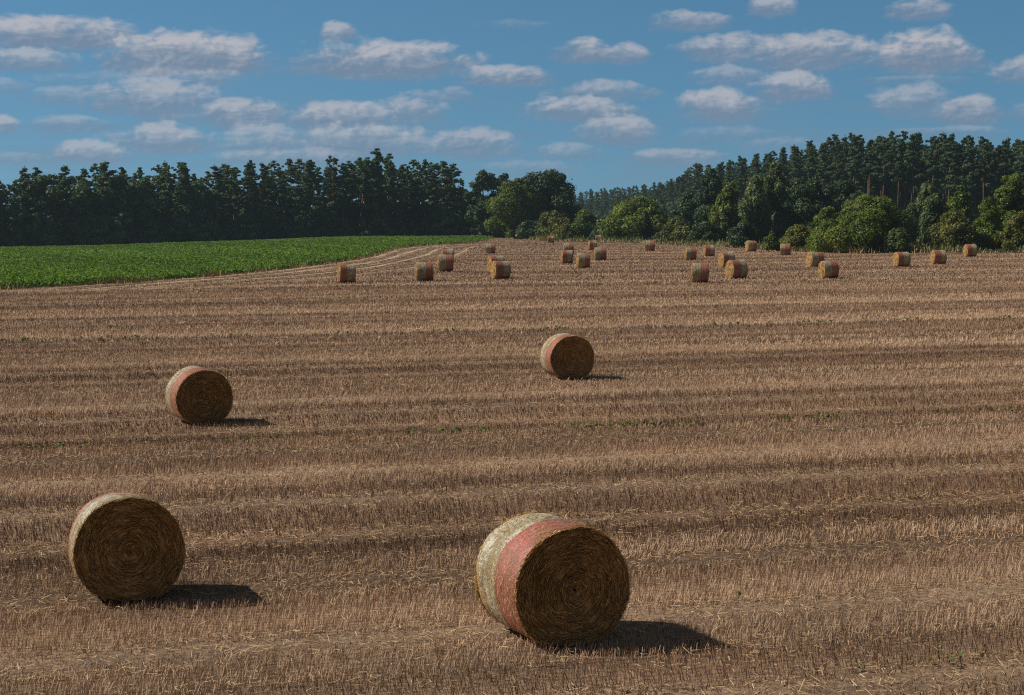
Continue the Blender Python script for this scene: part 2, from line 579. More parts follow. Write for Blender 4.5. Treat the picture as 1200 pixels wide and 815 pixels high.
def green_seedlings():
    rng = RNG
    P = []
    for v0, n, umin, umax in ((39.8, 750, -14, 60), (75.5, 500, -40, 60), (21.1, 26, 5, 30), (17.2, 30, 9, 26)):
        u = rng.uniform(umin, umax, n)
        u = u[np.sin(u * 1.3) + 0.6 * np.sin(u * 0.37 + v0) > rng.uniform(-0.6, 1.2, len(u))]
        vv = v0 + rng.normal(0, 0.09, len(u))
        x, y = TX * u - TY * vv, TY * u + TX * vv
        for _ in range(4):
            P.append(np.stack([x + rng.normal(0, .05, len(x)), y + rng.normal(0, .05, len(x)), ground_z(x, y) + rng.uniform(.04, .13, len(x))], 1))
    P = np.concatenate(P)
    N = np.stack([rng.normal(0, .6, len(P)), rng.normal(0, .6, len(P)), np.ones(len(P))], 1)
    size = 0.026 + 0.0011 * P[:, 1]
    V, Fc = leaf_quads(P, N, size, rng)
    obj('weed_seedlings', mesh_np('weed_seedlings', V, Fc, False, [M['weed']], {'tone': rng.random(len(Fc))}), kind='stuff',
        label='thin line of small green weeds growing in the stubble', cat='weeds')


green_seedlings()


# ------------------------------------------------------------------ green crop
def crop():
    rng = RNG
    Vs, Fs, Ts = [], [], []
    off = 0
    for y0, y1, dens, size in ((95, 160, 20, .15), (160, 230, 11, .20), (230, 330, 7, .27), (330, 445, 4.5, .34)):
        n = int((y1 - y0) * 230 * dens)
        x = rng.uniform(-225, -4, n); y = rng.uniform(y0, y1, n)
        yn = np.interp(x, XL[:18, 0], XL[:18, 1])
        ok = (y > yn + 0.4) & (y < crop_far(x)) & (x > -0.345 * y - 8)
        ok &= (x < x_left(y) - 0.2)
        x, y = x[ok], y[ok]
        x = np.where(y < 400, np.round(x / 0.5) * 0.5 + rng.normal(0, .09, len(x)), x)
        z = ground_z(x, y)
        hgt = 0.42 + 0.10 * np.sin(x * .16 + 2) * np.sin(y * .05) + 0.05 * np.sin(x * 0.9 + y * 0.33)
        for k in range(4):
            m = len(x)
            P = np.stack([x + rng.normal(0, .13, m), y + rng.normal(0, .13, m), z + hgt * rng.uniform(.45, 1.12, m)], 1)
            N = np.stack([rng.normal(0, .75, m), rng.normal(0, .75, m), np.ones(m)], 1)
            V, Fc = leaf_quads(P, N, np.full(m, size), rng, 1.7)
            Vs.append(V); Fs.append(Fc + off); off += len(V)
            patch = 0.12 * np.sin(x * .05 + 1) * np.sin(y * .045) + .08 * np.sin(x * .3 + y * .13)
            Ts.append(np.clip(rng.normal(.42, .26, m) + patch, 0, 1))
    obj('crop_plants', mesh_np('crop_plants', np.concatenate(Vs), np.concatenate(Fs), False, [M['crop']], {'tone': np.concatenate(Ts)}), kind='stuff',
        label='low dense green leafy crop covering the field below the wood', cat='crop')


crop()


def fringe(name, pts, width, h0, h1, n, mat, label, cat, blade=0.10):
    """grass blades scattered along a polyline"""
    rng = RNG
    pts = np.array(pts, float)
    seg = np.linalg.norm(np.diff(pts, axis=0), axis=1); cum = np.r_[0, np.cumsum(seg)]
    s = rng.uniform(0, cum[-1], n)
    s = s[np.sin(s * .35) + np.sin(s * 1.1) > rng.uniform(-2.2, 1.0, n)]
    m = len(s)
    x = np.interp(s, cum, pts[:, 0]) + rng.normal(0, width, m); y = np.interp(s, cum, pts[:, 1]) + rng.normal(0, width, m)
    z = ground_z(x, y)
    h = rng.uniform(h0, h1, m) * (0.7 + 0.4 * np.sin(s * .5))
    az = rng.uniform(0, math.pi, m); wd = blade * rng.uniform(.6, 1.4, m)
    cx, cy = np.cos(az) * wd / 2, np.sin(az) * wd / 2
    lx, ly = rng.normal(0, .35, m) * h, rng.normal(0, .35, m) * h
    V = np.stack([np.stack([x - cx, y - cy, z], 1), np.stack([x + cx, y + cy, z], 1),
                  np.stack([x + lx + cx * .3, y + ly + cy * .3, z + h], 1), np.stack([x + lx - cx * .3, y + ly - cy * .3, z + h], 1)], 1).reshape(-1, 3)
    obj(name, mesh_np(name, V, np.arange(4 * m).reshape(-1, 4), False, [mat], {'tone': np.clip(rng.normal(.5, .22, m), 0, 1)}), kind='stuff', label=label, cat=cat)


edge = [(-60, 101), (-49, 106.5), (-36.7, 115.5), (-33.3, 120.5), (-28.4, 127.5), (-25, 137), (-22.9, 147), (-21, 162), (-19.4, 182), (-18.4, 205), (-18.3, 235), (-18.1, 275), (-15.5, 299), (-9.5, 324), (-6.5, 354), (-5, 400)]
fringe('edge_weeds', edge, 0.35, .25, .7, 9000, M['weed'], 'ragged green weeds along the edge of the crop', 'weeds')
rx = [(95, 211.5), (85, 212.5), (45, 218.5), (39.5, 240), (36, 277), (29.5, 311), (18, 346.5), (8, 364), (2.8, 400), (0.5, 440)]
fringe('crop_margin_grass', [(a + .5, b_ - .2) for a, b_ in edge], 0.45, .15, .5, 9000, M['dry_grass'], 'ragged dry grass margin between the crop and the stubble', 'grass', .06)
fringe('dry_grass_verge', rx, 0.9, .3, .95, 9000, M['dry_grass'], 'strip of tall dry grass between stubble and bushes', 'grass')
fringe('green_verge', [(a + .8, b_ + 2.5) for a, b_ in rx], 1.1, .4, 1.3, 8000, M['weed'], 'green nettles and tall weeds at the foot of the bushes', 'weeds', .2)
fringe('dry_mound_grass', [(46, 222), (50, 226), (56, 227), (60, 224)], 2.0, .5, 1.5, 3000, M['dry_grass'], 'patch of bleached grass in the gap between the bushes', 'grass')


# ------------------------------------------------------------------ bales
D, L = 1.5, 1.2
R = D / 2


def bale_profile_point(th, r, seed):
    """round section with a sagging foot; th from +x, returns x, z above ground"""
    rr = r * (1 + 0.012 * np.sin(3 * th + seed) + 0.008 * np.sin(5 * th + 2 * seed) + 0.004 * np.sin(11 * th + seed))
    x = rr * np.cos(th); z = R + rr * np.sin(th)
    low = np.clip((0.24 - z) / 0.24, 0, 1.3)
    z = np.where(z < 0.24, 0.24 - (0.24 - z) * 0.72, z) - 0.06
    x = x * (1 + 0.05 * low * low)
    return x, z


def rev_mesh(rings, seed, nth, mat, closed_ends, wob=None):
    """rings: (y, radius) list"""
    th = np.linspace(0, 2 * math.pi, nth, endpoint=False)
    V = []
    for k, (y, r) in enumerate(rings):
        x, z = bale_profile_point(th, r, seed)
        yy = y + 0.012 * np.sin(4 * th + seed + k * .4) * (1 if abs(y) > L / 2 - .08 else 0)
        if wob is not None:
            yy = yy + max(0, 1 - abs(y - wob) / .12) * (.012 * np.sin(5 * th + seed) + .009 * np.sin(13 * th + 2 * seed) + .005 * np.sin(29 * th))
        V.append(np.stack([x, yy, z], 1))
    V = np.concatenate(V)
    n = len(rings)
    i = (np.arange(n - 1)[:, None] * nth + np.arange(nth)[None, :]).ravel()
    j = (np.arange(n - 1)[:, None] * nth + (np.arange(nth)[None, :] + 1) % nth).ravel()
    Fc = np.stack([i, j, j + nth, i + nth], 1)
    return mesh_np('bale_shell', V, Fc, True, [mat])


def core_mesh(seed, nth=72):
    h = L / 2
    rings = []
    for k, r in enumerate(np.linspace(0.02, R - .06, 9)):
        rings.append((-h - 0.035 * (1 - (r / R) ** 2) - (0.01 if k % 2 else 0), r))
    rings += [(-h + .002, R - .032), (-h + .02, R - .014), (-h + .05, R - .004)]
    rings += [(y, R - .004) for y in np.linspace(-h + .1, h - .1, 8)]
    mirrored = [(-y, r) for y, r in rings[:12]][::-1]
    return rev_mesh(rings + mirrored, seed, nth, M['straw'], True)


def band_mesh(y0, y1, seed, mat, nth=72, wob=None):
    n = 10
    ys = np.linspace(y0, y1, n)
    rings = []
    for k, y in enumerate(ys):
        e = min(y - y0, y1 - y)
        edge_round = 0.0
        dist_end = L / 2 - abs(y)
        if dist_end < .05: edge_round = -.02 * (1 - dist_end / .05)
        rings.append((y, R + .006 + 0.010 * math.sin(k * 2.1 + seed) * (e > .02) + edge_round))
    return rev_mesh(rings, seed, nth, mat, False, wob)


def strand_mesh(seed, n_face, n_rim, wid):
    """loose straws: arcs lying round the cut ends and bristles at the rim"""
    rng = np.random.default_rng(seed)
    Vs, Ts = [], []
    def arcs(n, side):
        r = R * np.sqrt(rng.uniform(0.0004, .985, n)) * .985
        a = rng.uniform(0, 2 * math.pi, n)
        ln = rng.uniform(.05, .22, n) / np.maximum(r, .08)
        ln = np.minimum(ln, 1.4)
        slope = rng.normal(0, .22, n)
        w = wid * rng.uniform(.6, 1.3, n)
        out = rng.uniform(0.0, .018, n)
        tone = np.clip(rng.normal(.34, .24, n) + .04 * np.sin(r * 38 + a), 0, 1)
        nseg = 3
        rows = []
        for s in np.linspace(0, 1, nseg + 1):
            aa = a + ln * s
            rc = r + slope * (s - .5) * ln * np.maximum(r, .1)
            rc = np.minimum(rc, R * .99)
            y = -(L / 2 + 0.035 * (1 - (rc / R) ** 2) + .004 + out * (0.4 + s))
            x0, z0 = bale_profile_point(aa, rc - w / 2, seed); x1, z1 = bale_profile_point(aa, rc + w / 2, seed)
            rows.append((np.stack([x0, y * side, z0], 1), np.stack([x1, (y - .003) * side, z1], 1)))
        for q in range(nseg):
            Vs.append(np.stack([rows[q][0], rows[q][1], rows[q + 1][1], rows[q + 1][0]], 1).reshape(-1, 3)); Ts.append(tone)
    arcs(n_face, 1); arcs(n_face // 3, -1)
    def bristles(n, side):
        a = rng.uniform(0, 2 * math.pi, n)
        a = a[np.sin(a) > -.9]; n = len(a)
        r = R - rng.uniform(0, .03, n)
        x, z = bale_profile_point(a, r, seed)
        y = -(L / 2 - rng.uniform(0, .03, n)) * side
        P = np.stack([x, y, z], 1)
        tang = np.stack([-np.sin(a), np.zeros(n), np.cos(a)], 1) * rng.choice([-1, 1], n)[:, None]
        rdl = np.stack([np.cos(a), np.zeros(n), np.sin(a)], 1)
        Dv = tang * rng.uniform(.3, 1, (n, 1)) + rdl * rng.uniform(0, .45, (n, 1)) + np.array([0, -side, 0]) * rng.uniform(0, .6, (n, 1))
        Dv *= rng.uniform(.03, .11, (n, 1))
        W = np.cross(Dv, rng.normal(0, 1, (n, 3))); W /= np.linalg.norm(W, axis=1, keepdims=True) + 1e-9; W *= wid * .4
        Vs.append(np.stack([P - W, P + W, P + Dv + W * .6, P + Dv - W * .6], 1).reshape(-1, 3)); Ts.append(np.clip(rng.normal(.75, .2, n), 0, 1))
    bristles(n_rim, 1); bristles(n_rim // 2, -1)
    # straws caught under and poking through the net
    n = n_rim
    a = rng.uniform(-.6, math.pi + .6, n); yb = rng.uniform(-L / 2 + .03, L / 2 - .03, n)
    x, z = bale_profile_point(a, R + .014, seed)
    P = np.stack([x, yb, z], 1)
    Dv = np.stack([-np.sin(a), rng.normal(0, .5, n), np.cos(a)], 1) * rng.choice([-1, 1], n)[:, None] + np.stack([np.cos(a), np.zeros(n), np.sin(a)], 1) * rng.uniform(0, .35, (n, 1))
    Dv *= rng.uniform(.02, .07, (n, 1))
    W = np.stack([np.zeros(n), np.ones(n), np.zeros(n)], 1) * wid * .35
    Vs.append(np.stack([P - W, P + W, P + Dv + W * .6, P + Dv - W * .6], 1).reshape(-1, 3)); Ts.append(np.clip(rng.normal(.6, .25, n), 0, 1))
    V = np.concatenate(Vs)
    return mesh_np('loose_straw', V, np.arange(len(V)).reshape(-1, 4), False, [M['strand']], {'tone': np.concatenate(Ts)})


BALE_CACHE = {}
def bale_meshes(variant, front, detail):
    key = (variant, front, detail)
    if key not in BALE_CACHE:
        h = L / 2
        split = .44 if variant == 1 else {0: 0.0, 1: -0.05, 2: 0.06}[variant % 3]
        fa, fb = ('pink_net', 'white_net') if front == 'pink' else ('white_net', 'pink_net')
        sd = 1.3 * variant + .4
        BALE_CACHE[key] = (core_mesh(sd, 96 if detail else 40),
                           (fa, band_mesh(-h + .012, split, sd, M[fa], 96 if detail else 40, split)),
                           (fb, band_mesh(split + .002, h - .012, sd, M[fb], 96 if detail else 40, split)),
                           strand_mesh(int(sd * 10), 8500 if detail else 500, 1700 if detail else 110, .0075 if detail else .02))
    return BALE_CACHE[key]


def bale(px, py, yaw_rel, front, label, variant=0, detail=False, group='round straw bales on the stubble field', size=1.0, tilt=0.0, pitch=0.0):
    """yaw_rel: angle of the near end's normal from the direction to the camera, positive to the right"""
    x, y, z = unproject(px, py)
    view = math.atan2(x, y)
    t = thing('round_bale', (x, y, z), label, 'straw bale', group, rz=-view + rad(yaw_rel))
    t.rotation_euler[1] = rad(tilt)
    t.rotation_euler[0] = rad(pitch)
    if not detail: size *= 1 + .035 * math.sin(px * 1.7)
    t.scale = (size, size * (1 + .03 * math.sin(px)), size * (1 + .015 * math.cos(px * 2.3)))
    core, (na, ma), (nb, mb_), st = bale_meshes(variant, front, detail)
    obj('straw_core', core, t)
    for nm, me in ((na, ma), (nb, mb_)):
        o = obj('net_band', me, t)
        o['label'] = 'pink net wrap band' if nm == 'pink_net' else 'cream white net wrap band'
    obj('loose_straw', st, t)
    return t


# the four near bales (picture column and row of the middle of the foot)
bale(646, 745.5, 26, 'pink', 'largest straw bale in front, wide salmon band beside its round end', 0, True, size=1.04)
bale(149, 699, 5, 'white', 'big straw bale at left, round end to viewer, thin cream rim', 1, True, size=.99, pitch=-5)
bale(233.5, 495, 14, 'pink', 'medium straw bale standing behind the big left one, pink rim on its left', 2, True, size=.98)
bale(664.5, 443.5, 18, 'pink', 'medium straw bale standing alone mid-field behind the largest one, pink left rim', 3, True, size=1.0)

# the far bales: column, row of the foot, height in pixels is given by the ground, end angle, band on the left
FARB = [
    (406, 332, -81, 'pink', 'small bale lying nearest to the green crop, lit left end'),
    (497.5, 329.5, -85, 'white', 'small bale standing alone between the crop-side bale and a pair'),
    (522, 318.5, -85, 'white', 'front bale of the pair right of the lone crop-side bale, grey top'),
    (525, 308, -88, 'pink', 'pale-topped bale half hidden behind another near the crop end'),
    (575, 297.5, -93, 'white', 'tiny dark bale at the top of the field where the crop ends'),
    (586.5, 327, -72, 'pink', 'front bale of the close pair at mid-field, round left end showing'),
    (581.5, 320, -74, 'pink', 'bale tucked behind its twin, only pink top and left end visible'),
    (645.5, 284.8, -88, 'pink', 'tiny bale on the far field edge in front of the olive bush'),
    (666.5, 298.5, -86, 'white', 'small bale peeping out behind the left bale of a triangle'),
    (664.5, 308.8, -82, 'pink', 'left bale of the triangle below the far bushes, reddish top'),
    (683, 314.6, -80, 'white', 'lowest bale of the triangle below the far bushes, grey top'),
    (703.5, 305.4, -84, 'white', 'right bale of the triangle below the far bushes, grey and pink top'),
    (694.5, 293, -82, 'pink', 'small dark bale just above the triangle of bales'),
    (701.5, 283.6, -86, 'pink', 'tiny bale at the far field edge, partly behind a darker one'),
    (762, 294.2, -91, 'white', 'lone small bale in front of the big bright green bush'),
    (809, 305.2, -80, 'white', 'small bale standing above and left of the lone front one, lit left end'),
    (831, 300.5, -79, 'pink', 'small pink-topped bale nearest to the birches, right of a pair'),
    (820, 331.2, -86, 'white', 'lower left bale with grey top half and deep pink right half'),
    (852, 313.4, -68, 'pink', 'rear bale of the overlapping pair beneath the birches, bright left end'),
    (863, 326.8, -62, 'pink', 'front bale of the overlapping pair beneath the birches, golden round end'),
    (880, 294.8, -72, 'white', 'small bale close to the bushes right under the pale birches'),
    (920.5, 299.5, -90, 'white', 'small bale seen square from the side, white and pink halves'),
    (955, 313.2, -66, 'white', 'rear bale of the pair below the dark round bush'),
    (971, 326.4, -66, 'white', 'front bale of the pair below the dark round bush, golden left end'),
    (1056.5, 312.6, -68, 'pink', 'third bale from the right edge, below the dry grass patch'),
    (1099.5, 310, -72, 'pink', 'second bale from the right edge, pale top, in front of tall weeds'),
    (1137, 301, -68, 'pink', 'rightmost bale, close against the green bushes'),
]
for k, (px, py, yw, fr, lab) in enumerate(FARB):
    bale(px, py, yw, fr, lab, 4 + k % 3, False, tilt=(k * 37 % 7 - 3) * .8, pitch=(k * 23 % 5 - 2) * .9)


# ------------------------------------------------------------------ trees
def limb_tube(pts, radii, n=6):
    pts = np.array(pts, float); radii = np.array(radii, float)
    V = []
    for k in range(len(pts)):
        a = pts[min(k + 1, len(pts) - 1)] - pts[max(k - 1, 0)]
        a /= np.linalg.norm(a) + 1e-9
        e = np.cross(a, [0.3, 0.9, 0.1] if abs(a[1]) < .8 else [1, 0, 0]); e /= np.linalg.norm(e)
        f = np.cross(a, e)
        th = np.linspace(0, 2 * math.pi, n, endpoint=False)
        V.append(pts[k] + radii[k] * (np.cos(th)[:, None] * e + np.sin(th)[:, None] * f))
    V = np.concatenate(V)
    i = (np.arange(len(pts) - 1)[:, None] * n + np.arange(n)[None, :]).ravel()
    j = (np.arange(len(pts) - 1)[:, None] * n + (np.arange(n)[None, :] + 1) % n).ravel()
    return V, np.stack([i, j, j + n, i + n], 1)


def join_tubes(tubes, mat, name='trunk'):
    Vs, Fs, off = [], [], 0
    for V, Fc in tubes:
        Vs.append(V); Fs.append(Fc + off); off += len(V)
    return mesh_np(name, np.concatenate(Vs), np.concatenate(Fs), True, [mat])


def pine_meshes(seed, H=20.0, crown_from=0.5, spread=2.6, card=.40, dense=1.0, taper=1.0, point=1.9):
    rng = np.random.default_rng(seed)
    tubes = []
    bend = rng.normal(0, .35, 2)
    zz = np.linspace(-.3, H * .98, 8)
    axis = np.stack([bend[0] * (zz / H) ** 2 + .12 * np.sin(zz * .3 + seed), bend[1] * (zz / H) ** 2, zz], 1)
    tubes.append(limb_tube(axis, np.linspace(.23, .03, 8) * H / 20, 7))
    P, N, T = [], [], []
    z = H * crown_from
    nl = int(40 * dense)
    side = rng.uniform(0, 6.28); skew = rng.uniform(.1, .4)
    gap_a = rng.uniform(0, 6.28)
    for k in range(nl):
        f = (k + rng.random()) / nl
        z = H * (crown_from + (0.985 - crown_from) * f)
        a = k * 2.4 + rng.normal(0, .5)
        if rng.random() < .22: continue
        prof = (1 - f ** point) * (0.55 + .45 * min(1, f * 3)) * taper + .06
        ln = spread * prof * rng.uniform(.40, 1.30) * (1 + skew * math.cos(a - side)) * (1 + .25 * math.sin(f * 9 + a + gap_a))
        cx, cy = np.interp(z, axis[:, 2], axis[:, 0]), np.interp(z, axis[:, 2], axis[:, 1])
        up = rng.uniform(.05, .45) + .35 * f
        tip = np.array([cx + math.cos(a) * ln, cy + math.sin(a) * ln, z + up * ln])
        if k % 2 == 0:
            mid = np.array([cx + math.cos(a) * ln * .5, cy + math.sin(a) * ln * .5, z + up * ln * .35])
            tubes.append(limb_tube([[cx, cy, z], mid, tip], [.06, .045, .015], 4))
        npuff = 3 if ln > 1.2 else 2
        for q in range(npuff):
            c = np.array([cx, cy, z]) + (tip - np.array([cx, cy, z])) * (1.0 - q * .33) + rng.normal(0, .22, 3)
            pr = rng.uniform(.34, .80) * (1 - .40 * f) * (1.15 if q == 0 else .9)
            m = int(95 * (pr / .7) ** 2) + 8
            d = rng.normal(0, 1, (m, 3)); d /= np.linalg.norm(d, axis=1, keepdims=True)
            rr = rng.uniform(.40, 1.0, (m, 1)) + .35 * (rng.random((m, 1)) < .12)
            P.append(c + d * rr * pr * np.array([1.15, 1.15, .62]))
            N.append(d * np.array([.7, .7, 1.3]) + rng.normal(0, .5, (m, 3)) + np.array([0, 0, .25]))
            T.append(np.full(m, rng.normal(.45, .17)) + rng.normal(0, .14, m))
    # leader
    m = 30
    P.append(np.array([axis[-1, 0], axis[-1, 1], H * .97]) + rng.normal(0, 1, (m, 3)) * np.array([.22, .22, .42])); N.append(rng.normal(0, 1, (m, 3))); T.append(np.full(m, .5))
    # dead stubs on the bare trunk
    for k in range(7):
        z = H * rng.uniform(.15, crown_from); a = rng.uniform(0, 6.28)
        cx, cy = np.interp(z, axis[:, 2], axis[:, 0]), np.interp(z, axis[:, 2], axis[:, 1])
        l = rng.uniform(.4, 1.2)
        tubes.append(limb_tube([[cx, cy, z], [cx + math.cos(a) * l, cy + math.sin(a) * l, z + .1]], [.035, .012], 4))
    P, N, T = np.concatenate(P), np.concatenate(N), np.clip(np.concatenate(T), 0, 1)
    V, Fc = leaf_quads(P, N, np.full(len(P), card), rng, 1.5)
    return join_tubes(tubes, M['pine_bark']), mesh_np('crown', V, Fc, False, [M['pine']], {'tone': T})


def broad_meshes(seed, W, H, mat, bark, card, foot=0.08, shape='round', lobes=16, droop=0.0, density=1.0):
    """a leafy crown made of uneven lobes over a forked trunk"""
    rng = np.random.default_rng(seed)
    tubes = []
    z0 = H * foot
    r0 = max(.08, H * .016)
    top = np.array([rng.normal(0, W * .04), rng.normal(0, W * .04), H * .80])
    tubes.append(limb_tube([[0, 0, -.3], [top[0] * .3, top[1] * .3, H * .3], top], [r0 * 1.25, r0 * .85, r0 * .2], 7))
    P, N, T = [], [], []
    nl = 0
    cent = []
    for k in range(lobes):
        f = (k + .5) / lobes
        zf = f ** .85
        if shape == 'round':   env = math.sqrt(max(.04, 1 - (1.75 * (zf - .40)) ** 2)) if zf > .40 else .80 + .2 * zf / .4
        elif shape == 'tall':  env = math.sqrt(max(.05, 1 - (1.55 * (zf - .36)) ** 2)) if zf > .36 else .62 + .38 * zf / .36
        else:                  env = math.sqrt(max(.05, 1 - zf ** 2.2))            # bush
        a = k * 2.399 + rng.normal(0, .6)
        env *= 1 + .20 * math.sin(2 * a + seed) + .12 * math.sin(3 * a + zf * 7 + seed)
        lr = W * rng.uniform(.09, .22) * (0.75 + .35 * env)
        rad_ = max(0, W / 2 * env - lr * .6) * rng.uniform(.50, 1.15)
        c = np.array([math.cos(a) * rad_, math.sin(a) * rad_, z0 + (H * rng.uniform(.88, 1.03) - z0 - lr * .75) * zf + (lr * .5 if zf < .15 else 0)])
        cent.append(c)
        if k % 2 == 0:
            b0 = np.array([top[0] * .3, top[1] * .3, min(H * .3, c[2] * .5)])
            tubes.append(limb_tube([b0, (b0 + c) / 2 + np.array([0, 0, -.03 * H]), c], [r0 * .5, r0 * .3, r0 * .08], 4))
        m = int(density * 2.6 * 4 * math.pi * lr * lr / (card * card * .75) * .55)
        d = rng.normal(0, 1, (m, 3)); d /= np.linalg.norm(d, axis=1, keepdims=True)
        # small leaf clumps on the lobe
        nc = 16
        cd = rng.normal(0, 1, (nc, 3)); cd /= np.linalg.norm(cd, axis=1, keepdims=True)
        dots = d @ cd.T
        near = dots.max(1, keepdims=True)
        ctone = rng.normal(0, .12, nc)[dots.argmax(1)]
        bumpr = 0.74 + 0.42 * np.clip((near - .72) / .28, 0, 1)
        rr = bumpr * np.where(rng.random((m, 1)) < .78, rng.uniform(.82, 1.04, (m, 1)), rng.uniform(.35, .85, (m, 1)))
        rr = rr * np.where(rng.random((m, 1)) < .10, rng.uniform(1.03, 1.26, (m, 1)), 1.0)
        sq = np.array([1.0, 1.0, .85 if droop == 0 else 1.25])
        p = c + d * rr * lr * sq
        if droop: p[:, 2] -= droop * rng.random(m) * lr
        P.append(p)
        N.append(d + rng.normal(0, .55, (m, 3)) + np.array([0, 0, .3]))
        T.append(np.full(m, rng.normal(.43, .10)) + ctone + rng.normal(0, .15, m))
    P, N, T = np.concatenate(P), np.concatenate(N), np.clip(np.concatenate(T), 0, 1)
    ok = P[:, 2] > .05
    P, N, T = P[ok], N[ok], T[ok]
    V, Fc = leaf_quads(P, N, np.full(len(P), card), rng, 1.5 if not droop else 2.3, droop * 2)
    return join_tubes(tubes, bark), mesh_np('crown', V, Fc, False, [mat], {'tone': T})


def place_tree(name, meshes, loc, label, cat, group=None, rz=0.0, sc=(1, 1, 1)):
    t = thing(name, loc, label, cat, group, rz)
    t.scale = sc
    obj('trunk', meshes[0], t)
    obj('crown', meshes[1], t)
    return t


ORD = ['first', 'second', 'third', 'fourth', 'fifth', 'sixth', 'seventh', 'eighth', 'ninth', 'tenth', 'eleventh', 'twelfth', 'thirteenth', 'fourteenth', 'fifteenth',
       'sixteenth', 'seventeenth', 'eighteenth', 'nineteenth', 'twentieth', 'twenty-first', 'twenty-second', 'twenty-third', 'twenty-fourth', 'twenty-fifth',
       'twenty-sixth', 'twenty-seventh', 'twenty-eighth', 'twenty-ninth', 'thirtieth', 'thirty-first', 'thirty-second', 'thirty-third', 'thirty-fourth', 'thirty-fifth',
       'thirty-sixth', 'thirty-seventh', 'thirty-eighth', 'thirty-ninth', 'fortieth']

PINES = [pine_meshes(s, 20, cf, sp, .31, dn, tp, pt) for s, cf, sp, dn, tp, pt in
         ((11, .50, 2.7, 1.0, 1.0, 1.9), (12, .42, 2.8, 1.15, 1.0, 1.1), (13, .56, 2.4, .9, 1.1, 1.5), (14, .46, 2.5, 1.1, 1.0, .95),
          (15, .36, 2.9, 1.25, 1.0, 1.2), (16, .50, 2.2, 1.1, 1.1, 1.0), (17, .44, 3.2, 1.1, .9, 2.4))]
PINES_L = [pine_meshes(s, 20, cf, sp, .32, dn, tp, pt) for s, cf, sp, dn, tp, pt in
           ((21, .30, 3.2, 1.5, 1.0, 1.9), (22, .24, 3.4, 1.6, 1.0, 1.3), (23, .38, 2.9, 1.3, 1.1, 2.5), (24, .30, 3.0, 1.5, .95, 1.1),
            (25, .20, 3.5, 1.7, 1.0, 1.5), (26, .34, 3.9, 1.5, 1.0, 3.2), (27, .40, 2.4, 1.3, 1.1, 1.0))]
OAKS = [broad_meshes(30 + s, 7.5, 15, M['wood_leaf'], M['bark'], .48, .10, 'tall', 32, density=.85) for s in range(4)]
SHRUBS = [broad_meshes(40 + s, 6.0, 6.0, M['wood_leaf'], M['bark'], .42, .02, 'bush', 18, density=.9) for s in range(3)]

SKY_L = np.array([(-300, 205), (-60, 203), (0, 211), (18, 205), (35, 193), (60, 199), (75, 194), (100, 198), (110, 192), (135, 198), (155, 190), (185, 198), (190, 189),
                  (210, 190), (235, 200), (255, 191), (275, 194), (293, 184), (320, 193), (340, 186), (380, 187), (415, 187), (440, 178), (470, 185),
                  (500, 184), (520, 190), (535, 194), (548, 208)], float)
SKY_R = np.array([(660, 226), (690, 222), (720, 219), (750, 216), (780, 213), (800, 204), (811, 192), (830, 193), (850, 190), (865, 183), (890, 180), (905, 178), (925, 171),
                  (950, 166), (980, 160), (1010, 159), (1050, 158), (1100, 157), (1140, 160), (1200, 162), (1300, 163)], float)


def height_for(top_y, d, zb): return (HORIZON - top_y) * d / F + CAM_H - zb


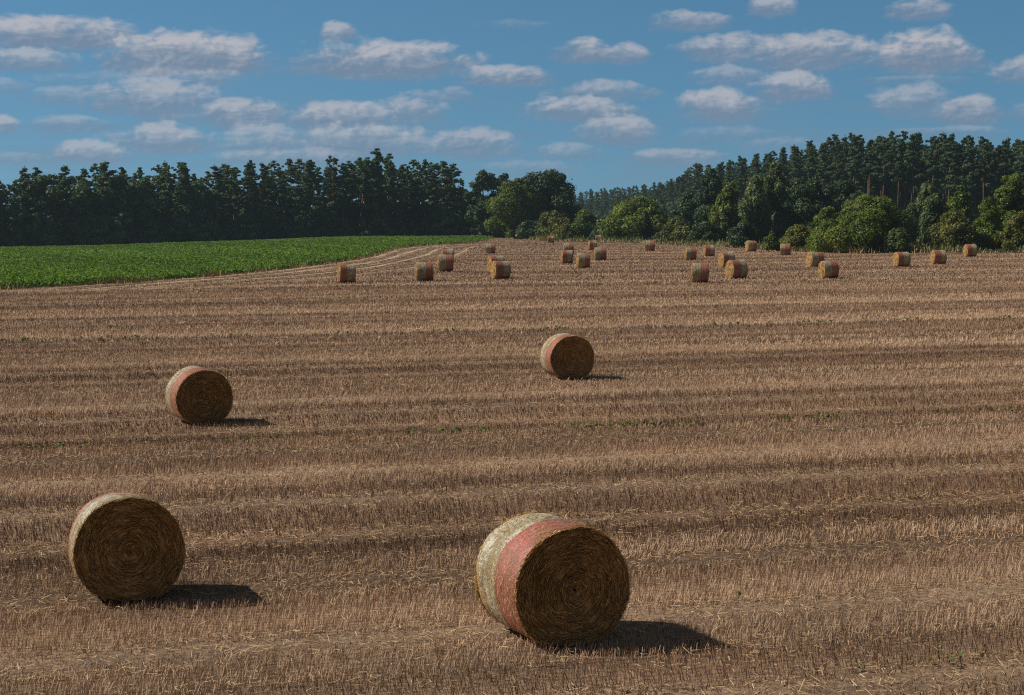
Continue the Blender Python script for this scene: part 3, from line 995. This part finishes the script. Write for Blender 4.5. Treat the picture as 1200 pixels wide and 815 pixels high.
def left_wood():
    rng = np.random.default_rng(5)
    grp = 'trees of the dark wood behind the green crop'
    px = -110.0; n = 0
    while px < 549:
        d = float(forest_front(px)) + rng.uniform(1, 5)
        x, y, z = at_depth(px, d)
        H = height_for(np.interp(px, SKY_L[:, 0], SKY_L[:, 1]), d, z) * (rng.uniform(.80, 1.02) if n % 3 else rng.uniform(.95, 1.04))
        leafy = (px < 190 and rng.random() < .45) or (px >= 190 and rng.random() < .12)
        if px < 8: leafy = True
        lab = ORD[n] if n < len(ORD) else 'further'
        if leafy:
            s = H / 15
            place_tree('broadleaf_tree', OAKS[n % 4], (x, y, z), 'leafy round-crowned tree, %s along the front of the left wood' % lab, 'tree', grp, rng.uniform(0, 6.28), (s * rng.uniform(.85, 1.1),) * 2 + (s,))
        else:
            s = H / 20
            place_tree('pine_tree', PINES_L[int(rng.integers(0, 7))], (x, y, z), 'dark pine, %s along the front of the left wood' % lab, 'tree', grp, rng.uniform(0, 6.28), (s * rng.uniform(.9, 1.45),) * 2 + (s,))
        n += 1
        px += rng.uniform(13, 30)
    for row in range(1, 4):
        px = -80.0 + row * 7
        while px < 548:
            d = float(forest_front(px)) + 2 + row * 7 + rng.uniform(-2.5, 2.5)
            x, y, z = at_depth(px, d)
            H = height_for(np.interp(px, SKY_L[:, 0], SKY_L[:, 1]), d, z) * rng.uniform(.86, 1.0)
            k = int(rng.integers(0, 7)); s = H / 20
            if row < 3 and rng.random() < .18:
                s = H / 15 * .9
                place_tree('broadleaf_tree', OAKS[k % 4], (x, y, z), 'leafy tree standing inside the left wood behind its front row', 'tree', grp, rng.uniform(0, 6.28), (s, s, s))
            else:
                place_tree('pine_tree', PINES_L[k], (x, y, z), 'pine standing inside the left wood behind its front row', 'tree', grp, rng.uniform(0, 6.28), (s * rng.uniform(.95, 1.25),) * 2 + (s,))
            px += rng.uniform(19, 29)
    px = -100.0; n = 0
    while px < 556:
        d = float(forest_front(px)) - rng.uniform(-1, 1.5)
        x, y, z = at_depth(px, d)
        H = rng.uniform(4.0, 8.5) * (d / 380) ** .5; W = H * rng.uniform(.8, 1.2)
        place_tree('shrub', SHRUBS[n % 3], (x, y, z), 'dark shrub, %s along the foot of the left wood' % (ORD[n] if n < 40 else 'further'), 'shrub', 'shrubs at the foot of the left wood',
                   rng.uniform(0, 6.28), (W / 6, W / 6, H / 6))
        n += 1
        px += rng.uniform(15, 23)
    # second line of undergrowth closes the view under the crowns
    px = -100.0; n = 0; back = 0
    while back < 2:
        d = float(forest_front(px)) + 9 + 22 * back + rng.uniform(-2, 2)
        x, y, z = at_depth(px, d)
        H = rng.uniform(6.0, 9.0) + 3.5 * back; W = H * 1.0
        place_tree('shrub', SHRUBS[n % 3], (x, y, z), 'dark undergrowth shrub inside the left wood', 'shrub', 'undergrowth inside the left wood', rng.uniform(0, 6.28), (W / 6, W / 6, H / 6))
        n += 1
        px += rng.uniform(17, 24)
        if px > 550: px, back = -95.0, back + 1


left_wood()


def right_edge_d(px): return np.interp(px, [660, 690, 750, 800, 850, 900, 1000, 1200, 1300], [1050, 1000, 850, 650, 560, 500, 430, 400, 395])


def right_wood():
    rng = np.random.default_rng(9)
    grp = 'pines of the wood on the right-hand rise'
    n = 0
    for row in range(5):
        px = 655.0 + row * 4
        if row > 2: px = 760.0 + row * 4
        while px < (1255 if row < 3 else 1215):
            d = float(right_edge_d(px))
            d = d + row * (6 if px > 850 else 14) + rng.uniform(-2, 2)
            x, y, z = at_depth(px, d)
            top = np.interp(px, SKY_R[:, 0], SKY_R[:, 1])
            H = height_for(top, d, z) * (rng.uniform(.86, 1.0) if row < 3 else rng.uniform(.86, 1.03))
            k = int(rng.integers(0, 7))
            s = H / 20
            src = PINES_L if px < 880 or (row > 2 and k < 2) else PINES
            if row == 0 and px > 940 and n < 40:
                lab = 'tall pine with bare trunk, %s along the front of the hill wood' % ORD[n]; n += 1
            elif px > 860: lab = 'tall dark pine crowded inside the wood on the right-hand rise'
            elif px > 780: lab = 'dark pine on the falling shoulder of the right-hand wood'
            else: lab = 'distant dark pine in the gap between the two woods'
            place_tree('pine_tree', src[k], (x, y, z), lab, 'tree', grp, rng.uniform(0, 6.28), (s * rng.uniform(.9, 1.15),) * 2 + (s,))
            step = 3.9 * F / d
            px += rng.uniform(.75, 1.35) * max(step, 10.5 if px > 800 else 8.0)


right_wood()


def right_undergrowth():
    rng = np.random.default_rng(19)
    for row, (off, h0, h1) in enumerate(((-3, 3.5, 6.0), (34, 8, 12), (62, 9, 13), (95, 10, 14))):
        px = 560.0 if row in (1, 2) else 655.0; n = 0
        while px < 1265:
            if row == 0 and px > 800: break
            d = float(right_edge_d(px)) + off * (1 if px > 850 else 1.5) + rng.uniform(-3, 3)
            x, y, z = at_depth(px, d)
            top = np.interp(px, SKY_R[:, 0], SKY_R[:, 1]) + (14 if px > 800 else 6)
            H = min(rng.uniform(h0, h1), max(3.0, height_for(top, d, z)))
            W = H * rng.uniform(.85, 1.1)
            lab = 'dark undergrowth tree deep inside the wood on the right-hand rise' if px > 800 else 'dark undergrowth tree in the distant gap between the woods'
            place_tree('undergrowth_tree', SHRUBS[n % 3], (x, y, z), lab, 'tree', 'undergrowth of the right-hand wood', rng.uniform(0, 6.28), (W / 6, W / 6, H / 6))
            n += 1
            px += W * .62 * F / d * rng.uniform(.8, 1.25)


right_undergrowth()

# single trees and bushes in front of the woods: column, distance, width px, top row, shape, leaf, label
SINGLES = [
    ('poplar_tree', 566, 425, 38, 195, 'tall', 'shade_leaf', 0, 'dark slender tree at the end of the crop, beside the gap'),
    ('poplar_tree', 590, 426, 40, 203, 'tall', 'shade_leaf', 0, 'dark narrow tree top rising behind the pale leafy tree'),
    ('leafy_tree', 604, 400, 68, 205, 'tall', 'green_leaf', 0, 'lighter green leafy tree left of the broad dark one'),
    ('leafy_tree', 640, 405, 76, 195, 'tall', 'shade_leaf', 0, 'broad dark tree with domed crown in the middle distance'),
    ('bush', 648, 388, 42, 247, 'bush', 'olive_leaf', 0, 'round olive bush at the foot of the broad dark tree'),
    ('bush', 662, 377, 34, 262, 'bush', 'olive_leaf', 0, 'low yellowish bush between the olive bush and a green one'),
    ('bush', 685, 384, 42, 246, 'bush', 'green_leaf', 0, 'green bush behind the small dark far bale'),
    ('bush', 713, 374, 34, 252, 'bush', 'shade_leaf', 0, 'dark green bush left of the big bright one'),
    ('bush', 752, 360, 76, 229, 'bush', 'bright_leaf', 0, 'big bright green bush, widest in the gap between the woods'),
    ('bush', 792, 335, 46, 254, 'bush', 'olive_leaf', 0, 'dull olive bush right of the big bright one'),
    ('bush', 622, 392, 40, 256, 'bush', 'shade_leaf', 0, 'dark bush below the lighter green leafy tree'),
    ('leafy_tree', 808, 350, 42, 222, 'tall', 'shade_leaf', 0, 'dark leafy tree at the left end of the birch group'),
    ('leafy_tree', 832, 335, 44, 199, 'tall', 'shade_leaf', 0, 'tall dark olive tree left of the pale birches'),
    ('birch_tree', 852, 312, 38, 213, 'tall', 'green_leaf', .5, 'green drooping tree between the dark one and the pale birches'),
    ('birch_tree', 884, 300, 36, 204, 'tall', 'pale_leaf', .8, 'pale drooping birch, the shorter of two'),
    ('birch_tree', 907, 308, 36, 189, 'tall', 'pale_leaf', .8, 'pale drooping birch, the tallest tree of its group'),
    ('leafy_tree', 950, 300, 66, 204, 'tall', 'shade_leaf', 0, 'broad dark tree right of the pale birches'),
    ('leafy_tree', 985, 310, 60, 210, 'tall', 'shade_leaf', 0, 'dark shaded tree behind the big round bushes'),
    ('bush', 872, 270, 42, 258, 'bush', 'shade_leaf', 0, 'low dark bush at the foot of the shorter birch'),
    ('bush', 828, 300, 44, 258, 'bush', 'shade_leaf', 0, 'low dark bush under the tall olive tree'),
    ('bush', 904, 240, 18, 271, 'bush', 'green_leaf', 0, 'little bright green bush left of the square-on bale'),
    ('bush', 936, 246, 46, 262, 'bush', 'olive_leaf', 0, 'low olive bush behind the square-on bale'),
    ('bush', 968, 238, 44, 240, 'bush', 'bright_leaf', 0, 'tall yellow-green bush joined to the dark round one'),
    ('bush', 1014, 226, 104, 226, 'bush', 'bright_leaf', 0, 'huge round bush with dark right side'),
    ('bush', 1050, 219, 32, 266, 'bush', 'pale_leaf', 0, 'small grey-green bush at the foot of the huge round one'),
    ('willow_tree', 1087, 262, 46, 212, 'tall', 'pale_leaf', .8, 'pale grey-green willow right of the huge round bush'),
    ('leafy_tree', 1124, 258, 36, 218, 'tall', 'green_leaf', 0, 'green tree between the willow and the right-edge trees'),
    ('bush', 1118, 224, 60, 243, 'bush', 'olive_leaf', 0, 'wide olive-green bush above the second bale from the right'),
    ('bush', 1157, 226, 44, 233, 'bush', 'bright_leaf', 0, 'rounded green bush above the rightmost bale'),
    ('leafy_tree', 1185, 240, 60, 204, 'tall', 'green_leaf', 0, 'tall green tree at the right picture edge'),
    ('bush', 1196, 221, 50, 246, 'bush', 'olive_leaf', 0, 'low olive bush at the right picture edge'),
    ('leafy_tree', 561, 452, 34, 226, 'tall', 'shade_leaf', 0, 'dark tree closing the corner of the left wood behind the slender one'),
    ('leafy_tree', 583, 458, 40, 232, 'tall', 'shade_leaf', 0, 'dark tree behind the gap between slender tree and lighter green tree'),
    ('bush', 577, 436, 34, 262, 'bush', 'shade_leaf', 0, 'dark bush at the end of the crop under the slender tree'),
    ('leafy_tree', 922, 345, 50, 212, 'tall', 'shade_leaf', 0, 'dark tree between the tallest birch and the broad dark tree'),
    ('leafy_tree', 1240, 236, 70, 210, 'tall', 'green_leaf', 0, 'leafy tree beyond the right picture edge'),
]
for k, (nm, px, d, wpx, top, shp, leaf, droop, lab) in enumerate(SINGLES):
    x, y, z = at_depth(px, d)
    H = height_for(top, d, z); W = wpx * d / F
    card = max(.20, d * .0009)
    bk = M['pale_bark'] if nm == 'birch_tree' else M['bark']
    me = broad_meshes(100 + k, W, H, M[leaf], bk, card, .03 if shp == 'bush' else .06, shp, 26 if shp == 'bush' else 36, droop, 1.0)
    cat = 'bush' if nm == 'bush' else 'tree'
    place_tree(nm, me, (x, y, z), lab, cat, 'bushes along the field edge' if cat == 'bush' else 'single trees along the field edge', random.uniform(0, 6.28))


# ------------------------------------------------------------------ air
def haze():
    x0, x1, y0, y1, z0, z1 = -1900, 1900, -320, 1540, -2.0, 48.0
    V = [(x, y, z) for z in (z0, z1) for y in (y0, y1) for x in (x0, x1)]
    Fc = [(0, 2, 3, 1), (4, 5, 7, 6), (0, 1, 5, 4), (2, 6, 7, 3), (0, 4, 6, 2), (1, 3, 7, 5)]
    m = bpy.data.materials.new('haze'); m.use_nodes = True
    nt = NT(m.node_tree)
    nt.n.remove(nt.n['Principled BSDF'])
    pv = nt.node('ShaderNodeVolumePrincipled')
    pv.inputs['Color'].default_value = (.62, .85, 1.0, 1)
    pv.inputs['Density'].default_value = HAZE_DENSITY
    pv.inputs['Anisotropy'].default_value = .2
    nt.l.new(pv.outputs[0], nt.n['Material Output'].inputs['Volume'])
    obj('haze', mesh_np('haze', V, Fc, False, [m]), kind='stuff', label='thin bluish summer haze in the air over the field', cat='haze')


HAZE_DENSITY = 0.000095
haze()

# ------------------------------------------------------------------ light, sky, clouds
SUN_EL, SUN_AZ = 41.5, -83.0          # azimuth from +Y, negative to the left
sun = bpy.data.lights.new('sun', 'SUN')
sun.energy = 5.0
sun.angle = rad(.53)
sun.color = (1.0, .93, .82)
so = bpy.data.objects.new('sun', sun); COL.objects.link(so)
sd = Vector((math.sin(rad(SUN_AZ)) * math.cos(rad(SUN_EL)), math.cos(rad(SUN_AZ)) * math.cos(rad(SUN_EL)), math.sin(rad(SUN_EL))))
so.rotation_euler = sd.to_track_quat('Z', 'Y').to_euler()
so.location = (-60, 20, 80)

CLOUDS = [  # x0, x1, top, base, strength (picture measures)
    (-30, 168, 26, 55, .95), (-40, 97, 61, 81, .75), (126, 308, 42, 84, 1.0), (150, 280, 82, 101, .55), (100, 270, 99, 133, .75), (-20, 40, 94, 109, .35), (35, 110, 104, 122, .4),
    (-20, 22, 138, 154, .7), (35, 140, 137, 153, .5), (225, 340, 117, 147, .8), (335, 470, 122, 152, .85), (440, 522, 116, 142, .65), (130, 255, 151, 177, .75),
    (262, 362, 150, 186, .6), (340, 505, 148, 177, .75), (66, 148, 169, 191, .7), (378, 418, 28, 47, .75), (356, 550, 52, 87, .95), (543, 648, 79, 99, .8),
    (475, 525, 107, 123, .4), (518, 552, 103, 117, .4), (508, 602, 152, 181, .65), (651, 714, 47, 71, .9), (712, 757, 53, 73, .75), (652, 760, 97, 117, .6), (620, 740, 116, 139, .8),
    (681, 762, 139, 167, .75), (632, 708, 169, 185, .45), (764, 853, 14, 35, .7), (880, 930, -4, 18, .75), (1042, 1112, -2, 21, .75), (800, 905, 42, 70, .8), (870, 1025, 41, 79, .9),
    (1025, 1142, 39, 81, 1.0), (810, 895, 79, 98, .5), (882, 972, 88, 116, .85), (798, 892, 107, 139, .85), (1026, 1125, 101, 134, .6), (1096, 1174, 113, 143, .8),
    (1168, 1240, 68, 97, .75), (742, 852, 176, 191, .55), (800, 910, 150, 166, .25), (-20, 60, 180, 192, .3), (40, 260, 88, 104, .25), (1010, 1120, 88, 98, .25),
    (560, 640, 24, 34, .2), (250, 420, 176, 194, .5), (430, 520, 160, 180, .5), (1180, 1260, 120, 140, .4), (-120, -40, 60, 100, .8), (1260, 1400, 30, 70, .8),
    (860, 960, 162, 178, .3), (560, 680, 190, 204, .25), (1050, 1180, 148, 158, .35),
]


def px_to_deg(px, py):
    r = ray(px, py)
    return math.degrees(math.atan2(r[0], r[1])), math.degrees(math.atan2(r[2], math.hypot(r[0], r[1])))


def cloud_group():
    g = bpy.data.node_groups.new('one_cloud', 'ShaderNodeTree')
    g.interface.new_socket('UV', in_out='INPUT', socket_type='NodeSocketVector')
    g.interface.new_socket('inv', in_out='INPUT', socket_type='NodeSocketVector')
    g.interface.new_socket('off', in_out='INPUT', socket_type='NodeSocketVector')
    for nm in ('Body', 'Shade', 'amt', 'accD', 'accL'):
        g.interface.new_socket(nm, in_out='INPUT', socket_type='NodeSocketFloat')
    for nm in ('D', 'L'):
        g.interface.new_socket(nm, in_out='OUTPUT', socket_type='NodeSocketFloat')
    nt = NT(g)
    gi = nt.node('NodeGroupInput'); go = nt.node('NodeGroupOutput')
    I = {s.name: s for s in gi.outputs}
    w = nt.node('ShaderNodeVectorMath', operation='MULTIPLY_ADD')
    nt.put(w.inputs[0], I['UV']); nt.put(w.inputs[1], I['inv']); nt.put(w.inputs[2], I['off'])
    sp = nt.node('ShaderNodeSeparateXYZ'); nt.put(sp.inputs[0], w.outputs[0])
    du, dv = sp.outputs[0], sp.outputs[1]                  # dv: 0 at the base, 1 at the top
    fv = nt.math('MAXIMUM', dv, nt.math('MULTIPLY', dv, -2.2))
    e = nt.math('SUBTRACT', I['Body'], nt.math('MULTIPLY_ADD', du, du, nt.math('MULTIPLY', fv, fv)))
    hi = nt.math('MAXIMUM', nt.math('MULTIPLY_ADD', dv, -.55, 1.3), .6)            # crisp on top, soft below
    d = nt.node('ShaderNodeMapRange', interpolation_type='SMOOTHSTEP')
    nt.put(d.inputs[0], e); d.inputs[1].default_value = 0.0; nt.put(d.inputs[2], hi)
    d.inputs[3].default_value = 0.0; nt.put(d.inputs[4], I['amt'])
    d = d.outputs[0]
    lit = nt.maprange(nt.math('ADD', dv, I['Shade']), -.05, .95)
    nt.l.new(nt.math('MAXIMUM', I['accD'], d), go.inputs['D'])
    nt.l.new(nt.math('MAXIMUM', I['accL'], nt.math('MULTIPLY', d, lit)), go.inputs['L'])
    return g


def build_world():
    w = bpy.data.worlds.new('World'); scene.world = w; w.use_nodes = True
    nt = NT(w.node_tree)
    bg = nt.n['Background']
    tc = nt.node('ShaderNodeTexCoord').outputs['Generated']
    sky = nt.node('ShaderNodeTexSky'); sky.sky_type = 'NISHITA'; sky.sun_disc = False
    sky.sun_elevation = rad(SUN_EL); sky.sun_rotation = rad(SUN_AZ)
    sky.air_density = 1.0; sky.dust_density = .3; sky.ozone_density = 2.0
    sep = nt.node('ShaderNodeSeparateXYZ'); nt.put(sep.inputs[0], tc)
    X, Y, Z = sep.outputs
    # look up the clear upper air a little higher so the horizon stays blue
    z2 = nt.math('ADD', nt.math('MULTIPLY', nt.math('ABSOLUTE', Z), .85), .13)
    cv = nt.node('ShaderNodeCombineXYZ')
    nt.put(cv.inputs[0], X); nt.put(cv.inputs[1], Y); nt.put(cv.inputs[2], z2)
    nt.l.new(cv.outputs[0], sky.inputs[0])
    skyc = nt.mix(1.0, sky.outputs[0], SKY_TINT, 'MULTIPLY')
    U = nt.math('MULTIPLY', nt.math('ARCTAN2', X, Y), 180 / math.pi)
    hyp = nt.math('SQRT', nt.math('ADD', nt.math('MULTIPLY', X, X), nt.math('MULTIPLY', Y, Y)))
    Vv = nt.math('MULTIPLY', nt.math('ARCTAN2', Z, hyp), 180 / math.pi)
    uv = nt.node('ShaderNodeCombineXYZ'); nt.put(uv.inputs[0], U); nt.put(uv.inputs[1], nt.math('MULTIPLY', Vv, 1.75))
    P = uv.outputs[0]
    warp = nt.noise(P, .9, 3, .5, out=1)
    wv = nt.node('ShaderNodeVectorMath', operation='MULTIPLY_ADD')
    nt.put(wv.inputs[0], warp); wv.inputs[1].default_value = (.6, .4, 0); nt.put(wv.inputs[2], P)
    P2 = wv.outputs[0]
    puff = nt.math('SUBTRACT', nt.noise(P2, .75, 2, .5), .5)
    fl0 = nt.noise(P2, 1.9, 7, .56)
    fluff = nt.math('SUBTRACT', fl0, .5)
    # the same billows sampled a little towards the sun: their difference lights the left shoulders
    emb = nt.math('SUBTRACT', fl0, nt.noise(nt.mapping(P2, loc=(-.12, .12, 0)), 1.9, 4, .56))
    body = nt.math('MULTIPLY_ADD', puff, 1.7, nt.math('MULTIPLY_ADD', fluff, 1.2, 1.36))
    shade = nt.math('MULTIPLY_ADD', puff, .8, nt.math('MULTIPLY', fluff, .75))
    uvp = nt.node('ShaderNodeCombineXYZ'); nt.put(uvp.inputs[0], U); nt.put(uvp.inputs[1], Vv)
    g = cloud_group()
    accD = accL = None
    for x0, x1, yt, yb, amt in CLOUDS:
        u0, v0 = px_to_deg((x0 + x1) / 2, yb - (yb - yt) * .18)
        u1, v1 = px_to_deg(x1, yt)
        iu, iv = 1 / ((u1 - u0) * 1.18), 1 / ((v1 - v0) * 1.12)
        nd = nt.node('ShaderNodeGroup', node_tree=g)
        for nm, val in (('UV', uvp.outputs[0]), ('inv', (iu, iv, 0)), ('off', (-u0 * iu, -v0 * iv, 0)), ('Body', body), ('Shade', shade), ('amt', amt),
                        ('accD', accD if accD is not None else 0.0), ('accL', accL if accL is not None else 0.0)):
            nt.put(nd.inputs[nm], val)
        accD, accL = nd.outputs['D'], nd.outputs['L']
    front = nt.math('GREATER_THAN', Y, 0.0)
    ratio = nt.math('DIVIDE', accL, nt.math('MAXIMUM', accD, .02))
    ratio = nt.math('ADD', ratio, nt.math('MULTIPLY', emb, 1.1), clamp=True)
    cc = nt.ramp(ratio, CLOUD_RAMP)
    # a thin veil thickening towards the horizon
    veil = nt.math('MULTIPLY', nt.maprange(Vv, 6.5, 0.5), nt.maprange(nt.noise(nt.mapping(P, scale=(.35, 1.2, 1)), .8, 5, .6), .36, .68, 0.04, .55))
    skyc = nt.mix(veil, skyc, VEIL)
    fac = nt.math('MULTIPLY', nt.math('MULTIPLY', accD, .86), front)
    final = nt.mix(fac, skyc, cc)
    nt.put(bg.inputs[0], final)
    bg.inputs[1].default_value = SKY_STRENGTH
    # overhead and behind: unseen sky, flat dim grey-blue set to control fill light
    bg2 = nt.node('ShaderNodeBackground')
    bg2.inputs[0].default_value = (*HIGH_SKY, 1); bg2.inputs[1].default_value = SKY_STRENGTH
    ms = nt.node('ShaderNodeMixShader')
    nt.put(ms.inputs[0], nt.math('MAXIMUM', nt.maprange(Vv, 9.0, 26.0), nt.maprange(Y, .35, -.1)))
    nt.l.new(bg.outputs[0], ms.inputs[1]); nt.l.new(bg2.outputs[0], ms.inputs[2])
    nt.l.new(ms.outputs[0], nt.n['World Output'].inputs[0])
    w.cycles.sampling_method = 'NONE'


SKY_STRENGTH = 0.06
SKY_TINT = (.68, 1.13, 1.26)
k = 1 / SKY_STRENGTH
CLOUD_RAMP = [(0.0, (.175 * k, .235 * k, .33 * k)), (0.42, (.275 * k, .315 * k, .39 * k)), (0.95, (.49 * k, .48 * k, .51 * k))]
HIGH_SKY = (.090 * k, .114 * k, .145 * k)
VEIL = (.16 * k, .24 * k, .34 * k)
build_world()

scene.view_settings.view_transform = 'Standard'
scene.view_settings.look = 'None'
scene.view_settings.exposure = 0.03
scene.view_settings.gamma = 1.0
scene.view_settings.use_curve_mapping = False
scene.render.engine = 'CYCLES'
scene.cycles.filter_width = 1.15
scene.cycles.max_bounces = 6
scene.cycles.diffuse_bounces = 3
scene.cycles.glossy_bounces = 2
scene.cycles.transmission_bounces = 3
scene.cycles.caustics_reflective = False
scene.cycles.caustics_refractive = False
scene.cycles.volume_bounces = 0
scene.cycles.use_denoising = False
